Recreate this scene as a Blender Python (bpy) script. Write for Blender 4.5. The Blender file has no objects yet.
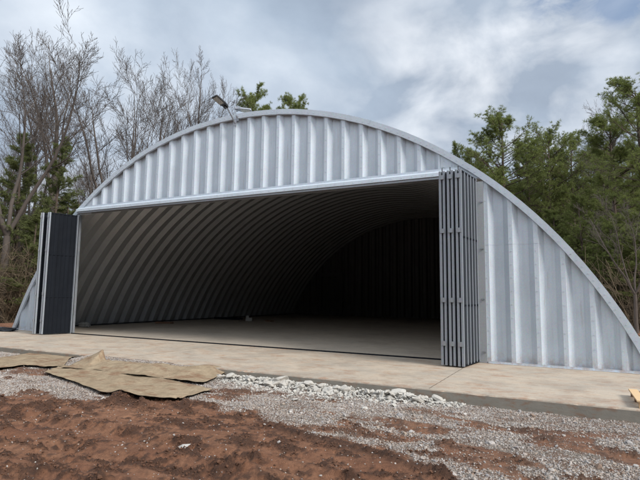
import bpy, math, random
import numpy as np
PI = math.pi
rng = np.random.default_rng(11)
random.seed(5)
scene = bpy.context.scene
COL = scene.collection

# ------------------------------------------------------------------ camera
F_PX, YAW, PIT, ROL = 499.0218, .4793, .1087, .0124          # focal length for a 640 px wide frame
EYE = np.array([10.4003, -13.6278, 1.7])
cy, sy, cp, sp = math.cos(YAW), math.sin(YAW), math.cos(PIT), math.sin(PIT)
FW = np.array([-sy*cp, cy*cp, sp]); R0 = np.array([cy, sy, 0.]); U0 = np.cross(R0, FW)
RT = math.cos(ROL)*R0 + math.sin(ROL)*U0
UP = -math.sin(ROL)*R0 + math.cos(ROL)*U0
def G(px, py, z=0.):                      # point of the real horizontal plane z seen at a photo pixel
    d = FW + RT*(px-320)/F_PX - UP*(py-240)/F_PX
    return EYE + d*(z-EYE[2])/d[2]
def away(px, dist, py=240):               # ground position at a distance in a pixel's direction, height there
    d = FW + RT*(px-320)/F_PX - UP*(py-240)/F_PX
    k = dist/math.hypot(d[0], d[1])
    return EYE[0]+d[0]*k, EYE[1]+d[1]*k, EYE[2]+d[2]*k
from mathutils import Matrix, Vector
cd = bpy.data.cameras.new('camera'); cam = bpy.data.objects.new('camera', cd); COL.objects.link(cam)
cam.matrix_world = Matrix(((RT[0], UP[0], -FW[0], EYE[0]), (RT[1], UP[1], -FW[1], EYE[1]), (RT[2], UP[2], -FW[2], EYE[2]), (0, 0, 0, 1)))
cd.sensor_fit = 'HORIZONTAL'; cd.sensor_width = 36; cd.lens = F_PX/640*36; cd.clip_start = .1; cd.clip_end = 2000
scene.camera = cam

# ------------------------------------------------------------------ noise
def hash2(ix, iy, s):
    h = (ix.astype(np.int64)*374761393 + iy.astype(np.int64)*668265263 + s*1442695041) & 0xffffffff
    h = ((h ^ (h >> 13))*1274126177) & 0xffffffff
    return ((h ^ (h >> 16)) & 0xffff)/65535.
def vnoise(x, y, s=0):
    x = np.asarray(x, float); y = np.asarray(y, float)
    ix, iy = np.floor(x), np.floor(y); fx, fy = x-ix, y-iy
    fx = fx*fx*(3-2*fx); fy = fy*fy*(3-2*fy)
    a = hash2(ix, iy, s); b = hash2(ix+1, iy, s); c = hash2(ix, iy+1, s); d = hash2(ix+1, iy+1, s)
    return (a*(1-fx)+b*fx)*(1-fy)+(c*(1-fx)+d*fx)*fy
def fbm(x, y, o=4, s=0, g=.5):
    t = 0; a = 1; n = 0
    for i in range(o):
        t = t+a*vnoise(x*2**i+17.3*i, y*2**i-9.1*i, s+i); n += a; a *= g
    return t/n
def sst(a, b, x):
    t = np.clip((x-a)/(b-a), 0, 1); return t*t*(3-2*t)

# ------------------------------------------------------------------ mesh helpers
def npmesh(name, V, quads=None, tris=None, smooth=False, attrs=None):
    me = bpy.data.meshes.new(name)
    V = np.asarray(V, np.float32)
    nq = 0 if quads is None else len(quads); nt = 0 if tris is None else len(tris)
    idx = np.concatenate([np.asarray(a, np.int32).ravel() for a in (quads, tris) if a is not None and len(a)])
    me.vertices.add(len(V)); me.vertices.foreach_set('co', V.ravel())
    me.loops.add(len(idx)); me.loops.foreach_set('vertex_index', idx)
    me.polygons.add(nq+nt)
    st = np.concatenate([np.arange(nq)*4, nq*4+np.arange(nt)*3]).astype(np.int32)
    me.polygons.foreach_set('loop_start', st)
    me.polygons.foreach_set('use_smooth', np.full(nq+nt, bool(smooth)))
    me.update(calc_edges=True)
    for k, v in (attrs or {}).items():
        a = me.attributes.new(k, 'FLOAT', 'POINT'); a.data.foreach_set('value', np.asarray(v, np.float32))
    return me
def mobj(name, me, mat, parent=None, loc=None):
    o = bpy.data.objects.new(name, me); COL.objects.link(o)
    if mat is not None and not me.materials: me.materials.append(mat)
    if parent is not None: o.parent = parent
    if loc is not None: o.location = loc
    return o
class MB:
    def __init__(s): s.v = []; s.q = []; s.t = []
    def add(s, v, q=(), t=()):
        n = len(s.v); s.v += [tuple(p) for p in v]
        s.q += [tuple(i+n for i in f) for f in q]; s.t += [tuple(i+n for i in f) for f in t]
    def box(s, x0, x1, y0, y1, z0, z1):
        s.add([(x, y, z) for z in (z0, z1) for y in (y0, y1) for x in (x0, x1)],
              [(0, 2, 3, 1), (4, 5, 7, 6), (0, 1, 5, 4), (2, 6, 7, 3), (0, 4, 6, 2), (1, 3, 7, 5)])
    def obox(s, c, ax, ay, az):            # oriented box, half axes
        c = np.array(c, float); ax, ay, az = (np.array(a, float) for a in (ax, ay, az))
        s.add([c+i*ax+j*ay+k*az for k in (-1, 1) for j in (-1, 1) for i in (-1, 1)],
              [(0, 2, 3, 1), (4, 5, 7, 6), (0, 1, 5, 4), (2, 6, 7, 3), (0, 4, 6, 2), (1, 3, 7, 5)])
    def quad(s, a, b, c, d): s.add([a, b, c, d], [(0, 1, 2, 3)])
    def cyl(s, a, b, r, n=10, r2=None):
        a = np.array(a, float); b = np.array(b, float); r2 = r if r2 is None else r2
        w = (b-a)/np.linalg.norm(b-a); u = np.cross(w, (0, 0, 1) if abs(w[2]) < .9 else (1, 0, 0)); u /= np.linalg.norm(u); v = np.cross(w, u)
        P = [a+r*(math.cos(t)*u+math.sin(t)*v) for t in np.linspace(0, 2*PI, n, False)]+[b+r2*(math.cos(t)*u+math.sin(t)*v) for t in np.linspace(0, 2*PI, n, False)]+[a, b]
        s.add(P, [(i, (i+1) % n, n+(i+1) % n, n+i) for i in range(n)], [((i+1) % n, i, 2*n) for i in range(n)]+[(n+i, n+(i+1) % n, 2*n+1) for i in range(n)])
    def build(s, name, mat, parent=None, loc=None, bevel=0, smooth=False):
        me = npmesh(name, s.v, s.q or None, s.t or None, smooth)
        o = mobj(name, me, mat, parent, loc)
        if bevel:
            m = o.modifiers.new('bevel', 'BEVEL'); m.width = bevel; m.segments = 2; m.limit_method = 'ANGLE'
        return o
def tag(o, label, cat, group=None, kind=None):
    if label: o['label'] = label
    if cat: o['category'] = cat
    if group: o['group'] = group
    if kind: o['kind'] = kind
    return o
def empty(name, loc, rz=0):
    o = bpy.data.objects.new(name, None); COL.objects.link(o); o.location = loc; o.rotation_euler = (0, 0, rz); o.empty_display_size = .3
    return o
def tubes(segs, n=4):
    """segs: rows of p0(3) p1(3) r0 r1 -> open tapered prisms"""
    S = np.asarray(segs, float); a = S[:, :3]; b = S[:, 3:6]; w = b-a; L = np.linalg.norm(w, axis=1, keepdims=True)+1e-9; w = w/L
    ref = np.where(np.abs(w[:, 2:3]) < .9, np.array([[0, 0, 1.]]), np.array([[1., 0, 0]]))
    u = np.cross(w, ref); u /= np.linalg.norm(u, axis=1, keepdims=True); v = np.cross(w, u)
    th = np.linspace(0, 2*PI, n, False); N = len(S)
    c, s_ = np.cos(th)[None, :, None], np.sin(th)[None, :, None]
    ring = c*u[:, None]+s_*v[:, None]
    A = a[:, None]+ring*S[:, 6][:, None, None]; B = b[:, None]+ring*S[:, 7][:, None, None]
    V = np.concatenate([A, B], 1).reshape(-1, 3)
    base = (np.arange(N)*2*n)[:, None]; i = np.arange(n)[None]; j = (i+1) % n
    Q = np.stack([base+i, base+j, base+n+j, base+n+i], -1).reshape(-1, 4)
    return V, Q

# ------------------------------------------------------------------ materials
class NT:
    def __init__(s, name):
        s.m = bpy.data.materials.new(name); s.m.use_nodes = True; s.t = s.m.node_tree; s.t.nodes.clear()
        s.out = s.n('ShaderNodeOutputMaterial'); s.b = s.n('ShaderNodeBsdfPrincipled'); s.t.links.new(s.b.outputs[0], s.out.inputs[0])
    def n(s, k, **kw):
        x = s.t.nodes.new(k)
        for a, v in kw.items(): setattr(x, a, v)
        return x
    def set(s, sock, v):
        if hasattr(v, 'links') or isinstance(v, bpy.types.NodeSocket): s.t.links.new(v, sock)
        elif isinstance(v, (tuple, list)) and len(v) == 3 and len(sock.default_value) == 4: sock.default_value = (*v, 1)
        else: sock.default_value = v
    def coord(s, scale=(1, 1, 1), kind='Object'):
        tc = s.n('ShaderNodeTexCoord'); mp = s.n('ShaderNodeMapping'); s.t.links.new(tc.outputs[kind], mp.inputs[0]); mp.inputs['Scale'].default_value = scale
        return mp.outputs[0]
    def geo(s, scale=(1, 1, 1)):
        g = s.n('ShaderNodeNewGeometry'); mp = s.n('ShaderNodeMapping'); s.t.links.new(g.outputs['Position'], mp.inputs[0]); mp.inputs['Scale'].default_value = scale
        return mp.outputs[0]
    def noise(s, vec, scale, detail=4, rough=.55, dist=0, out=0):
        x = s.n('ShaderNodeTexNoise'); s.t.links.new(vec, x.inputs['Vector']); x.inputs['Scale'].default_value = scale; x.inputs['Detail'].default_value = detail
        x.inputs['Roughness'].default_value = rough; x.inputs['Distortion'].default_value = dist; return x.outputs[out]
    def vor(s, vec, scale, feature='F1', out='Distance'):
        x = s.n('ShaderNodeTexVoronoi', feature=feature); s.t.links.new(vec, x.inputs['Vector']); x.inputs['Scale'].default_value = scale; return x.outputs[out]
    def ramp(s, v, *st):
        x = s.n('ShaderNodeValToRGB'); s.t.links.new(v, x.inputs[0]); e = x.color_ramp.elements
        while len(e) < len(st): e.new(.5)
        for el, (p, c) in zip(e, st):
            el.position = p; el.color = (*c, 1) if isinstance(c, (tuple, list)) else (c, c, c, 1)
        return x.outputs[0]
    def mix(s, f, a, b, mode='MIX'):
        x = s.n('ShaderNodeMix', data_type='RGBA', blend_type=mode); s.set(x.inputs[0], f); s.set(x.inputs[6], a); s.set(x.inputs[7], b); return x.outputs[2]
    def math(s, op, a, b=0., clamp=False):
        x = s.n('ShaderNodeMath', operation=op); x.use_clamp = clamp; s.set(x.inputs[0], a); s.set(x.inputs[1], b); return x.outputs[0]
    def attr(s, name):
        x = s.n('ShaderNodeAttribute'); x.attribute_name = name; return x.outputs['Fac']
    def rand(s): return s.n('ShaderNodeObjectInfo').outputs['Random']
    def island(s): return s.n('ShaderNodeNewGeometry').outputs['Random Per Island']
    def bump(s, h, strength=.3, dist=.01, prev=None):
        x = s.n('ShaderNodeBump'); s.set(x.inputs['Height'], h); x.inputs['Strength'].default_value = strength; x.inputs['Distance'].default_value = dist
        if prev is not None: s.t.links.new(prev, x.inputs['Normal'])
        return x.outputs[0]
    def done(s, col=None, rough=None, metal=None, normal=None, spec=None):
        for k, v in (('Base Color', col), ('Roughness', rough), ('Metallic', metal), ('Normal', normal), ('Specular IOR Level', spec)):
            if v is not None: s.set(s.b.inputs[k], v)
        return s.m

def m_galv(name, base=(.56, .575, .595), metal=.55, rough=.42, streak=.5, rust=0.):
    n = NT(name); p = n.geo()
    c = n.mix(n.noise(p, 1.3, 5), tuple(x*.86 for x in base), tuple(min(1, x*1.12) for x in base))
    sp_ = n.vor(n.geo((1, 1, 1)), 55, out='Color')
    c = n.mix(.10, c, sp_, 'OVERLAY')
    st = n.noise(n.geo((9, 9, .35)), 1.0, 6, .6)
    c = n.mix(n.math('MULTIPLY', n.ramp(st, (.45, 0.), (.75, 1.)), .25*streak), c, (.30, .31, .32))
    if rust:
        sx_ = n.n('ShaderNodeSeparateXYZ'); n.t.links.new(n.geo(), sx_.inputs[0]); spl = n.math('MULTIPLY', n.ramp(sx_.outputs['Z'], (.02, 1.), (.38, 0.)), n.ramp(n.noise(n.geo((1, 1, .8)), 7, 8, .7), (.40, 0.), (.7, 1.)))
        c = n.mix(n.math('MULTIPLY', spl, .75), c, (.34, .22, .15))
        rs = n.noise(n.geo((14, 14, .7)), 1., 5, .6)
        c = n.mix(n.math('MULTIPLY', n.ramp(rs, (.62, 0.), (.74, 1.)), rust), c, (.26, .17, .10))
    r = n.ramp(n.noise(p, 7, 5), (.3, rough-.06), (.7, rough+.12))
    return n.done(c, r, metal, n.bump(n.noise(n.geo((1, 1, .3)), 2.2, 2), .10, .012))
M = {}
M['wall'] = m_galv('galvanised wall sheet', (.51, .57, .635), .12, .5, .9, .35)
M['shell'] = m_galv('galvanised arch sheet', (.46, .48, .50), .6, .48, .6)
M['trim'] = m_galv('galvanised flashing', (.52, .58, .645), .12, .45, .6, .15)
M['track'] = m_galv('dull steel track', (.30, .32, .35), .5, .45, .6)
M['bar'] = m_galv('galvanised tube', (.27, .295, .33), .3, .5, .8)
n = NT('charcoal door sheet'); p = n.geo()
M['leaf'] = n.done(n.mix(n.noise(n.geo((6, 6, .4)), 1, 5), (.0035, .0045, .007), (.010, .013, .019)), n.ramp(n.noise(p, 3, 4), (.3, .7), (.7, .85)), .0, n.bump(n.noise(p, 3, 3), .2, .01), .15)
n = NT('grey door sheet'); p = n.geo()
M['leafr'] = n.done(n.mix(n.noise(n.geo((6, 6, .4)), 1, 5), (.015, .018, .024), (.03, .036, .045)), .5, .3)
n = NT('black iron'); M['black'] = n.done(n.mix(n.noise(n.geo(), 20, 3), (.015, .015, .017), (.035, .035, .035)), .45, .3)
n = NT('lamp glass'); v = n.coord(); ch = n.n('ShaderNodeTexChecker'); n.t.links.new(v, ch.inputs[0]); ch.inputs['Scale'].default_value = 26
M['lens'] = n.done(n.mix(ch.outputs['Fac'], (.45, .42, .32), (.22, .22, .21)), .25)
n = NT('cast aluminium'); M['alu'] = n.done(n.mix(n.noise(n.geo(), 9, 3), (.5, .52, .54), (.62, .63, .64)), .45, .3)

# concrete slab: pale concrete with films of red mud outside
n = NT('muddy concrete'); p = n.geo(); tc = n.n('ShaderNodeSeparateXYZ'); n.t.links.new(n.n('ShaderNodeNewGeometry').outputs['Position'], tc.inputs[0])
y_ = tc.outputs['Y']
base = n.mix(n.noise(p, 2.2, 8, .65), (.28, .24, .195), (.44, .39, .325))
base = n.mix(n.ramp(n.noise(n.geo((.9, 1.2, 1)), .9, 12, .78, .2), (.40, 0.), (.62, .75)), base, (.50, .41, .315))
mud = n.math('MULTIPLY', n.ramp(n.noise(n.geo((1.2, 2., 1)), 1.1, 14, .82, .2), (.50, 0.), (.62, 1.)), n.ramp(y_, (0., 1.), (.02, .12)))
base = n.mix(n.math('MULTIPLY', mud, .65), base, (.30, .165, .095))
edge = n.math('MULTIPLY', n.ramp(n.math('MULTIPLY', n.math('ADD', y_, 4.4), 1.4), (0., 1.), (.8, 0.)), n.ramp(n.noise(n.geo((2, 2, 1)), 1.7, 6, .7), (.5, 0.), (.62, 1.)))
base = n.mix(n.math('MULTIPLY', edge, .75), base, (.30, .15, .085))
inn = n.ramp(n.math('MULTIPLY', y_, .5), (.0, 0.), (.25, 1.))
base = n.mix(n.math('MULTIPLY', inn, .45), base, n.mix(n.noise(n.geo((.5, 2., 1)), 1.2, 7, .6), (.29, .26, .225), (.42, .38, .325)))
base = n.mix(n.ramp(n.noise(p, 34, 8, .8), (.52, 0.), (.72, .6)), base, (.2, .135, .095))
base = n.mix(n.ramp(n.noise(n.geo((1, .8, 1)), .55, 12, .7), (.50, 0.), (.60, .32)), base, (.20, .17, .14))
base = n.mix(n.ramp(n.noise(p, 8, 12, .85), (.55, 0.), (.70, .5)), base, (.55, .50, .43))
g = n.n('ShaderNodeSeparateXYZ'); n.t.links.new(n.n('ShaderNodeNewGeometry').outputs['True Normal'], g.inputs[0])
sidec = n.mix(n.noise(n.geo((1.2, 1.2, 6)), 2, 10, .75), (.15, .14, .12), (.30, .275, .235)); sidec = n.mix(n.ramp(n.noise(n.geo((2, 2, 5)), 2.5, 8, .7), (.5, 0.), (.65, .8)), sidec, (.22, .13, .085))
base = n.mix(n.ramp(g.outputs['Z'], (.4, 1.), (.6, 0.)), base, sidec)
M['slab'] = n.done(base, n.ramp(n.noise(p, 3, 5), (.3, .6), (.7, .9)), None, n.bump(n.noise(p, 40, 8, .7), .4, .006, n.bump(n.noise(p, 3, 5), .3, .02)), .3)

# ground: red clay with wet clods, gravel fines where the attribute says so
n = NT('red clay and gravel fines'); p = n.geo(); gm = n.attr('gravel'); wet = n.attr('clod'); far = n.attr('litter')
clay = n.mix(n.ramp(n.noise(p, 1.1, 8, .62), (.3, 0.), (.7, 1.)), (.225, .098, .053), (.35, .178, .102))
clay = n.mix(n.ramp(n.noise(p, 9, 8, .7), (.42, 0.), (.66, .7)), clay, (.12, .052, .030))
dark = n.mix(n.noise(p, 22, 6, .7), (.036, .019, .012), (.115, .056, .034))
clay = n.mix(wet, clay, dark)
grit = n.mix(n.ramp(n.vor(p, 60, out='Color'), (.15, 0.), (.9, 1.)), (.13, .105, .085), (.36, .32, .28))
grit = n.mix(n.ramp(n.noise(p, 6, 6), (.40, 0.), (.60, .75)), grit, (.175, .09, .055))
c = n.mix(gm, clay, grit)
lit = n.mix(n.noise(p, 3, 8, .7), (.06, .035, .02), (.17, .105, .06))
c = n.mix(n.ramp(n.noise(p, 38, 8, .8), (.42, 0.), (.65, .55)), c, n.mix(.45, c, (.03, .015, .01)))
c = n.mix(far, c, lit)
h = n.math('ADD', n.math('MULTIPLY', n.noise(p, 16, 12, .82), 1.6), n.math('MULTIPLY', n.vor(p, 45), .35))
rg = n.math('SUBTRACT', .88, n.math('MULTIPLY', wet, .22))
M['ground'] = n.done(c, rg, None, n.bump(h, .9, .035), .3)

def m_stone(name, cols, r=.85):
    n = NT(name); t = n.island(); st = [(i/(len(cols)-1), c) for i, c in enumerate(cols)]
    c = n.ramp(t, *st); p = n.geo()
    c = n.mix(n.ramp(n.noise(p, 40, 4), (.4, 0.), (.75, .35)), c, (.2, .11, .07))
    return n.done(c, r, None, n.bump(n.noise(p, 60, 4), .4, .004), .3)
M['gravel'] = m_stone('crushed stone', [(.22, .205, .20), (.36, .34, .32), (.28, .225, .18), (.40, .385, .365), (.26, .255, .26), (.33, .275, .225), (.38, .36, .335), (.20, .14, .105), (.47, .45, .43)])
n = NT('broken concrete'); p = n.geo()
c = n.mix(n.noise(p, 7, 6, .65), (.32, .305, .275), (.56, .54, .50)); c = n.mix(n.math('MULTIPLY', n.rand(), .3), c, (.36, .30, .25))
M['rubble'] = n.done(c, .9, None, n.bump(n.noise(p, 25, 8, .7), .6, .02), .2)
n = NT('clod of clay'); p = n.geo()
M['clod'] = n.done(n.mix(n.noise(p, 15, 5, .65), (.045, .023, .014), (.16, .078, .046)), .85, None, n.bump(n.noise(p, 25, 6, .7), .7, .02), .3)
n = NT('woven jute mat'); p = n.geo()
w1 = n.n('ShaderNodeTexWave'); n.t.links.new(n.geo((1, 1, 0)), w1.inputs['Vector']); w1.inputs['Scale'].default_value = 45; w1.inputs['Distortion'].default_value = 1.5
c = n.mix(n.ramp(n.noise(p, 3.5, 10, .75), (.3, 0.), (.7, 1.)), (.20, .15, .10), (.385, .305, .21)); c = n.mix(n.math('MULTIPLY', w1.outputs['Fac'], .25), c, (.17, .125, .075))
c = n.mix(n.ramp(n.noise(n.geo((1.2, 2.5, 1)), 1.3, 8, .7), (.50, 0.), (.64, .8)), c, (.185, .105, .065))
M['mat'] = n.done(c, .95, None, n.bump(n.noise(p, 60, 6, .7), .6, .006, n.bump(n.noise(p, 5, 6), .9, .05)), .1)
n = NT('dark mat backing'); M['matback'] = n.done((.06, .046, .032), .9)
n = NT('sawn pine board'); p = n.coord((1, 14, 14))
c = n.mix(n.noise(p, 2.5, 6, .6, .5), (.50, .33, .175), (.68, .50, .30))
M['board'] = n.done(c, .75, None, n.bump(n.noise(p, 5, 4), .3, .003), .3)
n = NT('grey block'); M['block'] = n.done(n.mix(n.noise(n.geo(), 30, 5), (.26, .26, .25), (.42, .42, .40)), .9, None, n.bump(n.noise(n.geo(), 70, 5), .6, .006))
n = NT('old timber'); M['oldwood'] = n.done(n.mix(n.noise(n.coord((1, 10, 10)), 3, 5), (.09, .045, .028), (.20, .11, .065)), .85)
n = NT('black plastic sheet'); M['plastic'] = n.done((.012, .015, .02), .35, None, n.bump(n.noise(n.geo(), 7, 4), .6, .03))

def m_bark(name, a, b):
    n = NT(name); p = n.coord((1, 1, .25))
    c = n.mix(n.noise(p, 5, 6, .65), a, b); c = n.mix(n.math('MULTIPLY', n.rand(), .35), c, tuple(x*.6 for x in a))
    return n.done(c, .9, None, n.bump(n.noise(p, 12, 5), .6, .03), .2)
M['barkg'] = m_bark('grey bark', (.055, .046, .04), (.14, .115, .10))
M['barkp'] = m_bark('pine bark', (.06, .045, .036), (.135, .10, .078))
M['twig'] = m_bark('bare twigs', (.062, .052, .046), (.13, .108, .095))
M['brush'] = m_bark('dry brush', (.10, .075, .05), (.24, .185, .125))
def m_leaf(name, a, b, d):
    n = NT(name); p = n.coord()
    c = n.mix(n.island(), a, b); c = n.mix(n.ramp(n.noise(p, .7, 3), (.4, 0.), (.65, .55)), c, d); c = n.mix(n.math('MULTIPLY', n.rand(), .4), c, d)
    n.done(c, .65, None, None, .25)
    tr = n.n('ShaderNodeBsdfTranslucent'); n.set(tr.inputs[0], c); mx = n.n('ShaderNodeMixShader'); mx.inputs[0].default_value = .35
    n.t.links.new(n.b.outputs[0], mx.inputs[1]); n.t.links.new(tr.outputs[0], mx.inputs[2]); n.t.links.new(mx.outputs[0], n.out.inputs[0])
    return n.m
M['needle'] = m_leaf('pine needles', (.125, .155, .045), (.25, .28, .09), (.16, .19, .055))
M['cedar'] = m_leaf('cedar foliage', (.10, .125, .045), (.21, .235, .085), (.14, .155, .06))
M['dull'] = m_leaf('mixed wood', (.07, .08, .032), (.15, .155, .06), (.12, .10, .055))

# ------------------------------------------------------------------ ground
def gh(x, y):
    x = np.asarray(x, float); y = np.asarray(y, float)
    z = np.full(np.broadcast(x, y).shape, -.20)
    z = z-.10*sst(-5.5, -8.5, y)                                    # falls gently away from the slab
    z = z+.165*sst(3.5, 2.6, x)*sst(-2.2, -1.0, x)*sst(-5.6, -4.45, y)*sst(-3, -4.3, y)+.05*sst(3.5, 1.0, x)*sst(-6.6, -5.2, y)*sst(-3, -4.6, y)   # gravel heaped against the slab on the left
    gl = gravel_mask(x, y)
    near = sst(-3.9, -4.8, y)*sst(-30, -14, x)*sst(-26, -14, y)*sst(30, 16, x)
    dirt = (1-gl)*near
    n1 = fbm(x*1.0+3, y*1.7, 5, 3); n2 = fbm(x*3.1, y*5.2, 5, 21); n3 = fbm(x*11, y*14, 4, 40, .6); n4 = 1-2*np.abs(fbm(x*15+4, y*21, 4, 52, .65)-.5)*2
    rut = np.abs(n2-.5)*2
    z = z+dirt*((n1-.5)*.16+.10*np.clip(n2-.47, 0, 1)*2+.055*(n3-.5)*(.4+1.6*np.clip((n2-.42)*4, 0, 1))-.030*n4*(.12+1.2*np.clip((n2-.42)*5, 0, 1)))
    z = z+gl*near*((n1-.5)*.06+.02*(n3-.5))
    for (a, b, s_, r) in RUTS:                                       # tyre ruts run out of the frame to the right
        d = (y-(a+b*x)); z = z-dirt*.07*np.exp(-(d/s_)**2)*(.6+.8*n1)+dirt*.035*np.exp(-((np.abs(d)-s_*1.7)/(s_*.6))**2)*(.3+1.3*n2)
    rd_ = np.exp(-((y-np.interp(x, [6, 6.9, 8.2, 9.0, 9.6, 11], [-6.95, -7.2, -7.42, -7.75, -8.35, -10.2])+.12)/.13)**2)*sst(5.8, 6.6, x)
    z = z+rd_*(.01+.075*n3-.03*n4)
    # clay heap beside the mats
    z = z+.17*np.exp(-(((x-2.95)/.22)**2+((y+7.05)/.20)**2))*(.6+.8*n3)+.08*np.exp(-(((x-3.5)/.18)**2+((y+7.0)/.14)**2))*(.5+n3)
    # banks of red clay behind, forest floor rising slowly
    far = sst(15, 45, np.hypot(x*.8, y-12))
    z = z+far*(.5*fbm(x*.11, y*.11, 4, 60)+.15)*sst(-5, 2, y+x*0)
    z = z+.28*np.exp(-(((x+15.3)/1.6)**2+((y-2.2)/2.2)**2))*(.5+n1)+.9*np.exp(-(((x-16.5)/2.2)**2+((y-22)/5.)**2))*(.5+n1)
    return z
def gravel_mask(x, y):
    x = np.asarray(x, float); y = np.asarray(y, float)
    edge = np.interp(x, [-12, -2, .4, 2.4, 3.4, 4.2, 5.2, 6.2, 6.9, 8.2, 9.0, 9.6, 11, 14], [-8.6, -8.0, -7.7, -7.15, -6.75, -6.35, -6.6, -6.9, -7.15, -7.35, -7.7, -8.3, -10.2, -12])
    w = (fbm(x*1.6, y*1.6, 5, 77)-.5)*1.3
    g = sst(-.12, .14, y-edge+w*.7)
    patch = sst(.52, .62, fbm(x*1.1+5, y*2.6, 5, 91))*sst(-4.9, -5.5, y)
    g = g*(1-.85*patch)
    g = g*sst(13.8, 13, np.abs(x))*sst(1., -2., y-.0*x)
    return g
RUTS = [(-9.6, .09, .16, 0), (-10.9, .16, .18, 0), (-8.45, .0, .14, 0)]
def spread(a, b, fine, out, k=1.16):
    c = list(np.arange(a, b+1e-6, fine)); l = []; s_ = fine; p = a
    while p > -out: s_ *= k; p -= s_; l.append(p)
    r = []; s_ = fine; p = b
    while p < out: s_ *= k; p += s_; r.append(p)
    return np.array(l[::-1]+c+r)
gx = spread(1.5, 13.0, .019, 700, 1.05); gy = spread(-11.4, -6.4, .019, 700, 1.06)
X, Y = np.meshgrid(gx, gy); Z = gh(X, Y); gm = gravel_mask(X, Y)
inslab = (X > -13.5) & (X < 13.) & (Y > -4.2) & (Y < 25.)
Z = np.where(inslab, -.3, Z)
nx, ny = len(gx), len(gy)
I = (np.arange(ny-1)[:, None]*nx+np.arange(nx-1)[None]).ravel()
n2 = fbm(X*3.1, Y*5.2, 5, 21); n3 = fbm(X*11, Y*14, 4, 40, .6)
clod = .9*sst(.45, .585, n2*.45+n3*.55)*(1-gm)*sst(-3, -4.5, Y)
clod = np.maximum(clod, np.exp(-(((X-3.1)/.55)**2+((Y+7.05)/.3)**2))*1.3).clip(0, 1)
ridge = np.exp(-((Y-np.interp(X, [6, 6.9, 8.2, 9.0, 9.6, 11], [-6.95, -7.2, -7.42, -7.75, -8.35, -10.2])+.12)/.16)**2)*sst(5.8, 6.6, X)
clod = np.maximum(clod, ridge*(.35+1.1*n3)).clip(0, 1)
litter = sst(14, 24, np.hypot(X*.75, Y-10)+3*fbm(X*.2, Y*.2, 4, 8))*sst(-6, 0, Y)
me = npmesh('ground', np.stack([X, Y, Z], -1).reshape(-1, 3), np.stack([I, I+1, I+nx+1, I+nx], 1), smooth=True,
            attrs={'gravel': gm.ravel(), 'clod': clod.ravel(), 'litter': litter.ravel()})
tag(mobj('ground', me, M['ground']), None, None, kind='structure')

# slab with chipped front edge: top follows a fine grid at the front lip
YK = -4.371; XL, XR, YB = -13.1, 12.7, 24.6
mb = MB()
xs = np.arange(XL, XR+.01, .06); jit = (fbm(xs*4, xs*0, 4, 5)-.5)*.035; cut = np.clip(fbm(xs*7, xs*0+3, 3, 9)-.66, 0, 1)*.12
top_y = YK+.012+jit*.4+cut; lip = YK+jit*.3
def strip(P, Q):                                        # two rows of points -> quads
    n_ = len(mb.v); m_ = len(P); mb.v += [tuple(p) for p in P]+[tuple(q) for q in Q]
    mb.q += [(n_+i, n_+i+1, n_+m_+i+1, n_+m_+i) for i in range(m_-1)]
row0 = [(x, l, -.45) for x, l in zip(xs, lip)]; row1 = [(x, l, -.02-c*.3) for x, l, c in zip(xs, lip, cut)]; row2 = [(x, t, 0) for x, t in zip(xs, top_y)]
row3 = [(x, -4.0, 0) for x in xs]; row4 = [(x, YB, 0) for x in xs]; row5 = [(x, YB, -.45) for x in xs]
for a, b in ((row0, row1), (row1, row2), (row2, row3), (row3, row4), (row4, row5)): strip(a, b)
for x in (XL, XR):
    i = 0 if x == XL else -1
    mb.add([row0[i], row1[i], row2[i], row3[i], row4[i], row5[i]], [(0, 1, 2, 3), (0, 3, 4, 5)])
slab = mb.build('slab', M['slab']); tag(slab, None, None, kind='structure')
# sawn control joints (dark 8 mm lines) lie 4 mm above the slab
n = NT('joint filler'); M['joint'] = n.done(n.mix(n.noise(n.geo(), 9, 4), (.06, .05, .04), (.16, .12, .09)), .9)
mb = MB()
for x in (7.86, -.2, -8.1):
    ys = np.linspace(-4.3, -.25, 60)
    w = .006
    for i in range(59):
        o1 = .004*math.sin(i*1.3); mb.quad((x-w+o1, ys[i], .004), (x+w+o1, ys[i], .004), (x+w+o1, ys[i+1], .004), (x-w+o1, ys[i+1], .004))
mb.build('joint_line', M['joint'], slab)
for yj in (5.8, 12., 18.2):
    mb = MB(); mb.quad((-11.4, yj-.006, .004), (11.4, yj-.006, .004), (11.4, yj+.006, .004), (-11.4, yj+.006, .004)); mb.build('joint_line', M['joint'], slab)
# bottom guide channel across the doorway, a shallow dark angle on the slab
# ------------------------------------------------------------------ hangar
RO, ZC, W, L = 12.9575, -5.0297, 11.9415, 24.0766
hangar = empty('arch_hangar', (0, 0, 0))
tag(hangar, 'large galvanised steel arch building with ribbed front wall and wide open folding doors', 'hangar')
def zarc(x, R): return np.sqrt(np.maximum(R*R-np.asarray(x)**2, 0))+ZC
PITCH = .5975; PH = 1.69; DEP = .12
def profile(x0, x1, pitch=PITCH, ph=PH, dep=DEP):
    """trapezoid profile: rib crown .10 at y=0, slopes .13, pan at y=+dep"""
    pts = []
    k0 = int(math.floor((x0-ph)/pitch))-1; k1 = int(math.ceil((x1-ph)/pitch))+1
    for k in range(k0, k1+1):
        c = ph+k*pitch
        pts += [(c-.052, 0), (c+.052, 0), (c+.182, dep), (c+pitch-.182, dep)]
    xs_ = [p[0] for p in pts]; ys_ = [p[1] for p in pts]
    out = [(x0, float(np.interp(x0, xs_, ys_)))]+[p for p in pts if x0 < p[0] < x1]+[(x1, float(np.interp(x1, xs_, ys_)))]
    return out
RIN = RO-.05
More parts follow.
